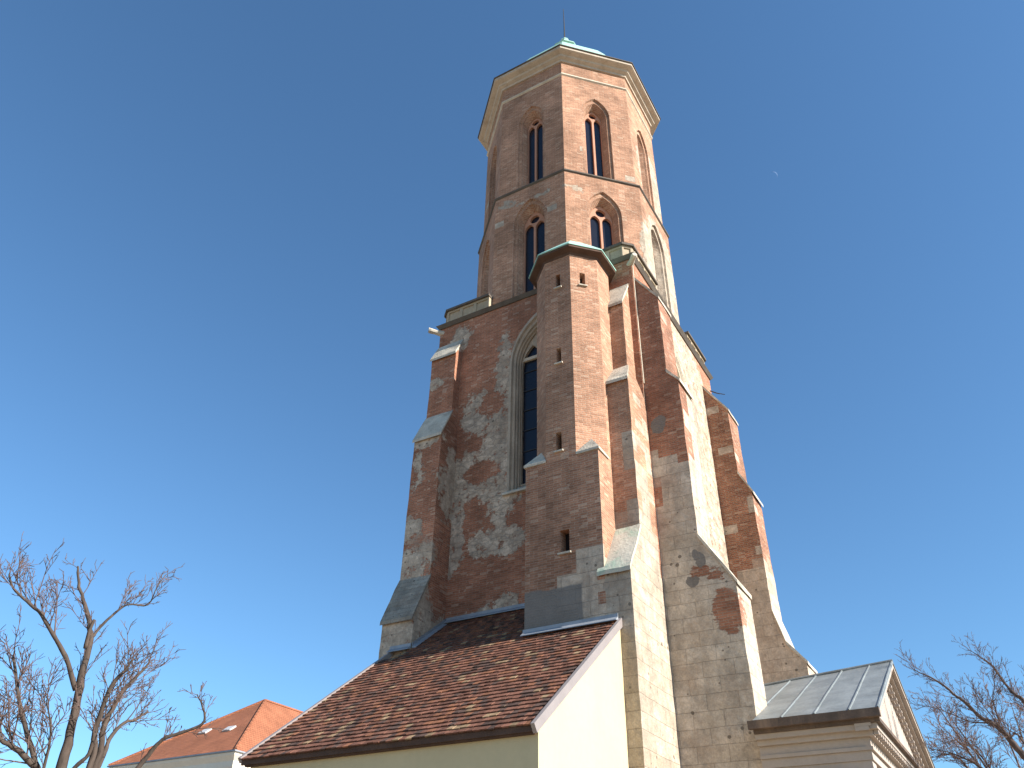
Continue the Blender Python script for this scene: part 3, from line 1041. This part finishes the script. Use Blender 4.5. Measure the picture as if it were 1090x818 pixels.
# boarding under the tiles (in pieces round the tower masonry)
roof_slab(RX0, RX1, 14.62, 19.14, -0.07, -0.015, 'roof_boarding', M_EAVE, sac)
roof_slab(-15.34, -10.97, 19.14, 21.49, -0.07, -0.015, 'roof_boarding', M_EAVE, sac)
# verge covers
roof_slab(SX1 - 0.02, SX1 + 0.07, 14.50, 19.28, -0.12, 0.075, 'verge_cover', M_VERGE, sac)
roof_slab(RX0 - 0.05, RX0 + 0.04, 14.56, 19.82, -0.06, 0.075, 'verge_cover', M_VERGE, sac)
# fascia and dark eave
mb = MB()
ze = roofz(14.6)
mb.box(RX0 + 0.02, SX1 - 0.03, 14.585, 14.63, ze - 0.13, ze - 0.005)
mb.box(RX0 + 0.1, SX1 - 0.06, 14.632, SY0 - 0.003, ze - 0.16, ze - 0.10)
mb.build('eave_board', M_EAVE, sac)
# flashings where the roof meets the tower
def flash(a, b, h=0.16, off=0.03):
    a, b = Vector(a), Vector(b)
    d = (b - a)
    n = Vector((d.y, -d.x, 0)).normalized()
    m = MB()
    q = [a + n * 0.004, b + n * 0.004, b + n * off, a + n * off]
    q2 = [a + n * 0.11, b + n * 0.11]
    m.hexa([tuple(p - Vector((0, 0, 0.02))) for p in q], [tuple(p + Vector((0, 0, h))) for p in q])
    lowz = 0.0 if abs(d.z) > 0.3 else -0.06
    m.hexa([tuple(a + n * off - Vector((0, 0, 0.02))), tuple(b + n * off - Vector((0, 0, 0.02))), tuple(b + n * 0.17 + Vector((0, 0, lowz))), tuple(a + n * 0.17 + Vector((0, 0, lowz)))],
           [tuple(a + n * off + Vector((0, 0, 0.07))), tuple(b + n * off + Vector((0, 0, 0.07))), tuple(b + n * 0.17 + Vector((0, 0, lowz + 0.02))), tuple(a + n * 0.17 + Vector((0, 0, lowz + 0.02)))])
    return m.build('roof_flashing', M_LEAD, sac)


e = 0.05
flash((BX0 - 0.02, BY0 - 0.03, roofz(BY0) + e), (-8.12, BY0 - 0.03, roofz(BY0) + e))
flash((-15.3, TY0 - 0.01, roofz(TY0) + e), (BX0, TY0 - 0.01, roofz(TY0) + e))
flash((-15.34, 19.82, roofz(19.82) + e), (-15.34, TY0, roofz(TY0) + e))
flash((-16.15, 19.79, roofz(19.79) + e), (-15.34, 19.79, roofz(19.79) + e))

# ================================================================== PORTICO on the right
por = thing('porch', 'small pedimented porch with grey zinc roof at the right foot of the tower', 'porch', (-4, 22, 0))
PX0, PX1 = -5.55, -2.57            # eave from the buttress to the gable
PY0, PYR, PY1 = 20.98, 26.50, 32.02
PZ0, PZR = 6.58, 9.11


def pz(y, x=-2.57):
    return PZ0 + (PZR - 0.06 * (PX1 - x) - PZ0) * (1 - abs(y - PYR) / (PYR - PY0))


mb = MB()
t = 0.05
for ya_, yb_, xa_ in ((PY0, 22.92, PX0), (22.92, PYR, -7.68), (PYR, 29.16, -7.68), (29.16, PY1, PX0)):
    nx = 10
    for k in range(nx):
        x0, x1 = xa_ + (PX1 - xa_) * k / nx, xa_ + (PX1 - xa_) * (k + 1) / nx
        mb.hexa([(x0, ya_, pz(ya_, x0)), (x1, ya_, pz(ya_, x1)), (x1, yb_, pz(yb_, x1)), (x0, yb_, pz(yb_, x0))],
                [(x0, ya_, pz(ya_, x0) + t), (x1, ya_, pz(ya_, x1) + t), (x1, yb_, pz(yb_, x1) + t), (x0, yb_, pz(yb_, x0) + t)])
proof = mb.build('zinc_roof', M_ZINC, por)
bm = bmesh.new()
bm.from_mesh(proof.data)
bmesh.ops.remove_doubles(bm, verts=bm.verts[:], dist=0.001)
bmesh.ops.subdivide_edges(bm, edges=bm.edges[:], cuts=2, use_grid_fill=True)
for v in bm.verts:                       # dented sheets
    v.co.z += noise.noise(v.co * 1.3) * 0.018
bm.to_mesh(proof.data)
bm.free()
for sgn in (-1, 1):
    for x in (-7.2, -6.45, -5.62, -4.82, -4.04, -3.24, -2.60):
        m = MB()
        ya_ = PYR + sgn * (PYR - PY0 if x > PX0 else 3.5)
        pts = [(x, ya_ + (PYR - ya_) * i / 8, pz(ya_ + (PYR - ya_) * i / 8, x) + t) for i in range(9)]
        m.tube([(p[0] + noise.noise(Vector(p) * 0.9) * 0.012, p[1], p[2] + 0.012) for p in pts], 0.024, 5)
        m.build('standing_seam', M_ZINC, proof)
m = MB()
m.tube([(-7.65, PYR, pz(PYR, -7.65) + t + 0.02), (PX1, PYR, PZR + t + 0.02)], 0.05, 8)
m.build('ridge_roll', M_ZINC, proof)


def block(x1, y0, z0, z1, name, mat, parent=None):
    """a course of the porch: from the tower to x1, symmetrical about the ridge, butted on the buttresses"""
    m = MB()
    m.box(PX0, x1, y0, 2 * PYR - y0, z0, z1)
    return m.build(name, mat, parent or por)


m = MB()
m.box(PX0 - 0.08, PX1 + 0.0, PY0 - 0.13, PY0 + 0.02, PZ0 - 0.16, PZ0 + 0.03)
gut = m.build('gutter', M_GUTT, por)
roughen(gut, 0.15, 0.012, 2.0, 5.0)
block(-2.62, 21.02, 6.34, 6.44, 'cornice', M_GUTT)
block(-2.72, 21.10, 6.22, 6.338, 'cornice', M_PCREAM)
block(-2.86, 21.24, 6.10, 6.218, 'cornice', M_PCREAM)
block(-2.98, 21.36, 5.90, 6.098, 'frieze', M_PCREAM)
block(-2.94, 21.32, 5.82, 5.898, 'architrave', M_PCREAM)
block(-3.00, 21.38, 5.62, 5.818, 'architrave', M_PCREAM)
m = MB()
m.box(PX0, -3.08, 21.30, 21.41, 5.30, 5.42)
m.box(PX0, -3.06, 21.35, 21.412, 5.16, 5.298)
m.build('moulding', M_PCREAM, por)
# walls: front and back with the gable side open between corner pillars
m = MB()
m.box(PX0, -3.04, 21.42, 21.9, 0, 5.618)
m.box(PX0, -3.04, 2 * PYR - 21.9, 2 * PYR - 21.42, 0, 5.618)
m.box(-4.6, -4.2, 21.92, 2 * PYR - 21.92, 0, 5.616)
m.build('wall', M_PCREAM, por)
for y in (24.2, 28.4):
    m = MB()
    ring = lambda r, z: [(-3.35 + r * math.cos(2 * PI * i / 20), y + r * math.sin(2 * PI * i / 20), z) for i in range(20)]
    m.rings([ring(r, z) for r, z in ((0.36, 0.0), (0.36, 0.2), (0.29, 0.28), (0.29, 1.8), (0.25, 5.15), (0.26, 5.3), (0.34, 5.45), (0.34, 5.617))])
    m.build('column', M_PCREAM, por)
m = MB()
m.box(-4.19, -4.15, 24.9, 27.7, 0, 4.0)
m.build('door', M_EAVE, por)
# pediment
m = MB()
m.add([(-2.98, PY0 + 0.5, 6.445), (-2.98, 2 * PYR - PY0 - 0.5, 6.445), (-2.98, PYR, PZR - 0.24),
       (-3.3, PY0 + 0.5, 6.445), (-3.3, 2 * PYR - PY0 - 0.5, 6.445), (-3.3, PYR, PZR - 0.24)],
      [(0, 1, 2), (3, 5, 4), (0, 3, 4, 1), (1, 4, 5, 2), (2, 5, 3, 0)])
ped = m.build('pediment', M_PCREAM, por)
for sgn in (-1, 1):
    for x0, x1, za_, zb_ in ((-3.2, -2.60, -0.005, -0.13), (-3.2, -2.72, -0.133, -0.22), (-3.2, -2.84, -0.223, -0.33), (-3.2, -2.90, -0.333, -0.42)):
        m = MB()
        ye = PYR + sgn * (PYR - PY0 - 0.05)
        yk = PYR - sgn * 0.002
        z_e, z_k = pz(ye), PZR
        m.hexa([(x0, ye, z_e + zb_), (x1, ye, z_e + zb_), (x1, yk, z_k + zb_), (x0, yk, z_k + zb_)],
               [(x0, ye, z_e + za_), (x1, ye, z_e + za_), (x1, yk, z_k + za_), (x0, yk, z_k + za_)])
        m.build('raking_cornice', M_PCREAM, ped)
    nd = 20
    for i in range(1, nd):
        m = MB()
        y = PYR + sgn * (PYR - PY0 - 0.3) * i / nd
        m.box(-2.96, -2.80, y - 0.07, y + 0.07, pz(y) - 0.50, pz(y) - 0.43)
        m.build('dentil', M_PCREAM, ped)
nd = 40
for i in range(nd):
    m = MB()
    y = PY0 + 0.35 + (2 * (PYR - PY0) - 0.7) * i / (nd - 1)
    m.box(-2.85, -2.74, y - 0.07, y + 0.07, 6.12, 6.218)
    m.build('dentil', M_PCREAM, por)

# ================================================================== HOUSE with orange roof
hs = thing('house', 'white house with orange hipped tile roof in the left background', 'house', (-47, 44, 0))
hx0, hx1, hy0, hy1, hz = -52.8, -41.06, 36.7, 58.0, 11.92
ax_, ay_, az_ = -46.7, 43.6, 17.03
m = MB()
i_ = 0.45
m.box(hx0 + i_, hx1 - i_, hy0 + i_, hy1 - i_, 0, hz - 0.7)
hw_ = m.build('wall', M_HWALL, hs)
m = MB()
q = lambda o, z: [(hx0 + i_ - o, hy0 + i_ - o, z), (hx1 - i_ + o, hy0 + i_ - o, z), (hx1 - i_ + o, hy1 - i_ + o, z), (hx0 + i_ - o, hy1 - i_ + o, z)]
m.rings([q(0.02, hz - 0.95), q(0.1, hz - 0.8), q(0.12, hz - 0.5), q(0.36, hz - 0.22), q(0.40, hz - 0.08)])
m.build('cornice', M_HWALL, hs)
m = MB()
m.rings([q(i_ - 0.02, hz - 0.075), q(i_ + 0.06, hz - 0.06), q(i_ + 0.06, hz + 0.02)])
m.build('gutter', M_LEAD, hs)
m = MB()
A, B_ = (ax_, ay_, az_), (ax_, hy1 - 6.9, az_)
c4 = [(hx0, hy0, hz + 0.03), (hx1, hy0, hz + 0.03), (hx1, hy1, hz + 0.03), (hx0, hy1, hz + 0.03)]
m.add(c4 + [A, B_], [(0, 1, 4), (1, 2, 5, 4), (2, 3, 5), (3, 0, 4, 5), (3, 2, 1, 0)])
hr = m.build('hipped_roof', M_OTILE, hs, fix=False)
m = MB()
m.tube([c4[1], A], 0.11, 6)
m.tube([c4[0], A], 0.11, 6)
m.tube([A, B_], 0.11, 6)
m.build('ridge_tiles', M_OTILE, hr)
# two skylights on the hip end
nh = (Vector(c4[1]) - Vector(c4[0])).cross(Vector(A) - Vector(c4[0])).normalized()
for f, g_ in ((0.73, 0.42), (0.36, 0.44)):
    p = Vector(c4[0]).lerp(Vector(c4[1]), f)
    p = p.lerp(Vector(A), g_)
    ux = Vector((1, 0, 0))
    uy = nh.cross(ux).normalized()
    m = MB()
    lo_ = [p - ux * 0.36 - uy * 0.3, p + ux * 0.36 - uy * 0.3, p + ux * 0.36 + uy * 0.3, p - ux * 0.36 + uy * 0.3]
    m.hexa(lo_, [v + nh * 0.10 for v in lo_])
    m.build('skylight', M_WHITE, hr)
for i in range(5):
    wx = hx0 + 1.6 + i * 2.1
    for z in (1.2, 5.0, 8.4):
        m = MB()
        m.box(wx, wx + 1.0, hy0 + i_ - 0.03, hy0 + i_ + 0.02, z, z + 1.7)
        m.build('window', M_GLASS, hs)

# ================================================================== TREES
def wander(a, d, L, n, bend, rng, lift=0.0):
    pts = [Vector(a)]
    d = d.normalized()
    for i in range(n):
        d = (d + Vector((rng.uniform(-1, 1), rng.uniform(-1, 1), rng.uniform(-1, 1))) * bend + Vector((0, 0, lift))).normalized()
        pts.append(pts[-1] + d * (L / n))
    return pts


def sprout(mb, pts, r0, r1, rng, count, Lr, depth, spread=0.9, lift=0.10, start=0.25, sides=4, thin=0.0028, upbias=0.35):
    """side shoots along a limb, each with shoots of its own"""
    n = len(pts)
    for i in range(count):
        f = start + (1 - start) * (i + rng.random()) / count
        x = f * (n - 1)
        k = min(int(x), n - 2)
        p = pts[k].lerp(pts[k + 1], x - k)
        ax = (pts[k + 1] - pts[k]).normalized()
        side = ax.orthogonal().normalized()
        side.rotate(Matrix.Rotation(rng.uniform(0, 2 * PI), 3, ax))
        d = ax * rng.uniform(0.5, 1.1) + side * spread * rng.uniform(0.5, 1.0) + Vector((0, 0, upbias))
        L_ = Lr * (0.35 + 0.9 * rng.random() ** 1.3) * (1.15 - 0.6 * f)
        r = max(thin, min((r0 + (r1 - r0) * f) * 0.45, 0.011 * L_ + 0.002))
        m_ = max(4, int(L_ * 7))
        q = wander(p, d, L_, m_, 0.13, rng, lift)
        mb.tube(q, [r + (thin * 0.6 - r) * j / m_ for j in range(m_ + 1)], sides, cap=False)
        if depth > 0:
            sprout(mb, q, r, thin, rng, max(2, int(1.5 + L_ * (5.5 if depth > 1 else 7.0))), Lr * 0.42, depth - 1, spread, lift, 0.2, 3 if depth == 1 else 4, thin, upbias * 0.6)


def smoothpath(pts, k=3):
    out = []
    for i in range(len(pts) - 1):
        p0, p1, p2, p3 = pts[max(i - 1, 0)], pts[i], pts[i + 1], pts[min(i + 2, len(pts) - 1)]
        for j in range(k):
            t_ = j / k
            out.append(0.5 * ((2 * p1) + (p2 - p0) * t_ + (2 * p0 - 5 * p1 + 4 * p2 - p3) * t_ * t_ + (3 * p1 - p0 - 3 * p2 + p3) * t_ ** 3))
    out.append(pts[-1])
    return out


def bare_tree(label, az, dist, trunk, limbs, rng, mats, twigs, loc_t, name='bare_tree'):
    """limbs are given in the tree's own upright plane (metres across, metres up, metres deep) and stand at dist along az"""
    n = Vector((math.sin(az), math.cos(az), 0))
    t_ = Vector((math.cos(az), -math.sin(az), 0))
    def W(a, z, d=0.0):
        k = (dist + d) / dist
        return n * (dist + d) + t_ * (a * k) + Vector((0, 0, 1.65 + (z - 1.65) * k if z > 1.65 else z))

    root = thing(name, label, 'tree', W(loc_t, 0))
    m = MB()
    tp_ = smoothpath([W(*p[:3]) for p in trunk], 4)
    rr = [p[3] for p in trunk]
    nr = len(tp_)
    m.tube(tp_, [rr[0] + (rr[-1] - rr[0]) * (i / (nr - 1)) ** 0.8 for i in range(nr)], 12)
    m.build('trunk', mats[0], root, smooth=True)
    tw = MB()
    for pts, ra, rb, cnt, Lr in limbs:
        ra, rb, cnt, Lr = ra * twigs['rad'], rb * twigs['rad'], max(2, cnt * twigs['num']), Lr * twigs['len']
        P_ = [W(*p) for p in pts]
        sp_ = smoothpath(P_, 4)
        nn = len(sp_)
        sp_ = [p + Vector((rng.uniform(-1, 1), rng.uniform(-1, 1), rng.uniform(-1, 1))) * ra * 0.12 for p in sp_]
        m = MB()
        m.tube(sp_, [(ra + (rb - ra) * i / (nn - 1)) * rng.uniform(0.92, 1.1) for i in range(nn)], 9)
        m.build('limb', mats[0], root, smooth=True)
        sprout(tw, sp_, ra, rb, rng, int(cnt), Lr, twigs['depth'], twigs['spread'], twigs['lift'], twigs['start'], 4, twigs['thin'], twigs['up'])
    tw.build('crown', mats[1], root, smooth=True, fix=False)
    return root


rng = random.Random(5)
L3 = lambda l, d0, d1: [(a, z, d0 + (d1 - d0) * i / (len(l) - 1)) for i, (a, z) in enumerate(l)]
limbs = [
    (L3([(-1.36, 2.6), (-1.38, 4.27), (-1.42, 4.88), (-1.49, 5.48), (-1.54, 6.01), (-1.58, 6.49), (-1.71, 6.82), (-1.92, 7.19), (-2.1, 7.51), (-2.21, 7.83)], 0, 0.3), 0.15, 0.028, 9, 0.6),
    (L3([(-1.55, 5.55), (-1.9, 6.12), (-2.21, 6.46), (-2.52, 6.8), (-2.84, 7.01), (-3.14, 7.22), (-3.3, 7.48)], 0.05, -0.7), 0.075, 0.022, 11, 0.75),
    (L3([(-1.57, 6.5), (-1.44, 6.8), (-1.26, 7.09), (-1.11, 7.23), (-0.77, 7.28), (-0.7, 7.66), (-0.6, 7.93)], 0.15, 0.7), 0.045, 0.012, 10, 0.55),
    (L3([(-1.62, 6.3), (-1.64, 6.65), (-1.62, 6.85)], 0.1, 0.0), 0.06, 0.045, 2, 0.3),
    (L3([(-1.25, 2.4), (-0.95, 4.31), (-1.03, 4.88), (-1.02, 5.28), (-0.99, 5.7), (-0.84, 5.99), (-0.75, 6.22)], 0.0, -0.5), 0.10, 0.03, 13, 0.7),
    (L3([(-1.2, 2.4), (-0.86, 4.32), (-0.91, 4.99), (-0.83, 5.4), (-0.72, 5.73), (-0.54, 6.03), (-0.47, 6.17)], 0.0, 0.4), 0.10, 0.03, 13, 0.7),
    (L3([(-1.2, 2.5), (-0.81, 4.32), (-0.76, 4.8), (-0.59, 5.1), (-0.43, 5.16), (-0.25, 5.34)], 0.1, 0.9), 0.075, 0.03, 9, 0.65),
    (L3([(-1.2, 2.1), (-0.7, 3.5), (-0.17, 4.38), (0.01, 4.73), (0.17, 4.92), (0.54, 5.09), (0.77, 5.27), (0.64, 5.57), (0.53, 5.72)], -0.1, -0.8), 0.085, 0.016, 9, 0.45),
    (L3([(-1.5, 2.6), (-1.71, 4.1), (-1.87, 4.31), (-2.19, 4.52), (-2.47, 4.66), (-3.1, 5.3), (-3.5, 5.9)], 0.0, -0.9), 0.11, 0.03, 14, 0.8),
    (L3([(-1.62, 3.9), (-1.75, 4.24), (-2.11, 4.81), (-2.36, 5.23), (-2.54, 5.61), (-2.72, 6.01)], 0.0, 0.8), 0.09, 0.035, 13, 0.8),
    (L3([(-1.30, 3.9), (-1.18, 4.29), (-1.02, 4.53), (-1.03, 4.88)], -0.05, -0.3), 0.06, 0.05, 2, 0.4),
    (L3([(-1.62, 3.4), (-1.66, 4.4), (-1.75, 4.9), (-1.95, 5.3)], -0.1, -0.9), 0.05, 0.015, 10, 0.7),
]
bare_tree('bare pollarded tree with thick grey limbs at the left edge', R(-53), 17.0,
          [(-1.3, -0.05, 0, 0.36), (-1.28, 1.2, 0, 0.3), (-1.33, 2.0, 0, 0.28), (-1.36, 2.9, 0, 0.24)], limbs, rng, (M_BARK, M_TWIG),
          dict(depth=2, spread=0.9, lift=0.03, start=0.25, thin=0.0065, up=0.22, rad=0.62, len=1.5, num=1.5), -1.3)

rng = random.Random(9)
limbs = [
    (L3([(-1.9, 3.0), (-2.45, 5.6), (-2.74, 6.29), (-2.93, 6.67), (-3.07, 6.97), (-3.25, 7.17), (-3.48, 7.35), (-3.7, 7.72), (-3.95, 8.02), (-4.27, 8.42), (-4.6, 8.66), (-4.86, 8.88)], 0, -0.6), 0.16, 0.012, 26, 0.9),
    (L3([(-3.25, 7.17), (-3.5, 7.2), (-3.76, 7.26), (-4.17, 7.52), (-4.55, 7.73), (-5.04, 7.86)], -0.2, 0.6), 0.035, 0.009, 12, 0.7),
    (L3([(-1.8, 3.2), (-1.95, 5.5), (-2.2, 7.1), (-2.32, 7.62), (-2.49, 7.81), (-2.66, 8.18), (-2.78, 8.59), (-2.99, 8.85), (-3.28, 9.18)], 0.1, 0.9), 0.13, 0.01, 18, 0.9),
    (L3([(-3.07, 6.97), (-3.05, 7.3), (-3.03, 7.76), (-2.89, 8.08), (-2.8, 8.5)], -0.1, -0.8), 0.03, 0.009, 10, 0.7),
    (L3([(-1.9, 2.8), (-3.2, 5.4), (-3.81, 6.1), (-4.03, 6.3), (-4.45, 6.54), (-4.99, 6.72)], 0.0, 0.5), 0.09, 0.01, 16, 0.8),
    (L3([(-1.7, 3.2), (-1.2, 5.6), (-0.9, 7.6), (-0.8, 9.0)], 0.0, 0.5), 0.12, 0.012, 14, 0.9),
    (L3([(-2.0, 3.6), (-2.62, 6.55), (-2.89, 6.78), (-2.98, 6.87), (-3.3, 7.6), (-3.4, 8.1)], 0.1, -0.9), 0.05, 0.01, 14, 0.8),
]
bare_tree('bare tree with long thin dark branches at the right edge beyond the porch', R(6), 26.0,
          [(-1.8, -0.05, 0, 0.34), (-1.8, 1.5, 0, 0.28), (-1.85, 2.6, 0, 0.25), (-1.9, 3.3, 0, 0.22)], limbs, rng, (M_BARK2, M_TWIG),
          dict(depth=2, spread=0.75, lift=0.03, start=0.2, thin=0.006, up=0.15, rad=0.62, len=1.05, num=1.7), -1.8)

# denser reddish tree farther off behind it
rng = random.Random(21)
limbs = []
for i in range(11):
    a = rng.uniform(-1, 1)
    dx = -4.6 + a * 3.4
    top = 10.9 + rng.uniform(-1.2, 0.6) - abs(a) * 1.6
    limbs.append(([(-4.6 + a * 0.3, 3.4 + rng.uniform(-0.4, 0.6), 0), (-4.6 + a * 1.2, 5.6, rng.uniform(-0.6, 0.6)), (-4.6 + a * 2.4, 8.2, rng.uniform(-1.4, 1.4)), (dx, top, rng.uniform(-2, 2))],
                  0.10, 0.012, 15, 1.3))
bare_tree('reddish bare tree with dense fine twigs, behind the other tree at the right', R(7.5), 36.0,
          [(-4.6, -0.05, 0, 0.34), (-4.6, 1.6, 0, 0.28), (-4.6, 2.8, 0, 0.25), (-4.6, 3.8, 0, 0.2)], limbs, rng, (M_BARK2, M_TWIG2),
          dict(depth=2, spread=0.9, lift=0.03, start=0.15, thin=0.009, up=0.2, rad=0.8, len=1.2, num=1.5), -4.6)

# ================================================================== MOON (thin lit crescent)
dm = Vector((-0.06, 0.67, 0.74)).normalized()
D = 2500.0
Rm = D * math.tan(R(0.27))
cm_ = dm * D
vx = dm.cross(Vector((0, 0, 1))).normalized()
vy = vx.cross(dm).normalized()
ang = R(33)
ex_ = vx * math.cos(ang) + vy * math.sin(ang)
ey_ = -vx * math.sin(ang) + vy * math.cos(ang)
mb = MB()
NS = 20
vs, fs = [], []
for i in range(NS + 1):
    th = -PI / 2 + PI * i / NS
    for j in range(5):
        ph = j / 4.0 * R(38)                 # slice of the sphere from the limb inwards
        vs.append(cm_ + ex_ * Rm * math.cos(th) * math.cos(ph) + ey_ * Rm * math.sin(th) - dm * Rm * math.cos(th) * math.sin(ph))
for i in range(NS):
    for j in range(4):
        fs.append((i * 5 + j, i * 5 + j + 1, (i + 1) * 5 + j + 1, (i + 1) * 5 + j))
mb.add(vs, fs)
moon = mb.build('moon', plain('pale_moon', (0.085, 0.135, 0.24), 0.05, 0.1, 1.0, 0.0, bump=0.0), fix=False, smooth=True)
moon['label'] = 'thin pale crescent moon in the blue sky right of the tower'
moon['category'] = 'moon'
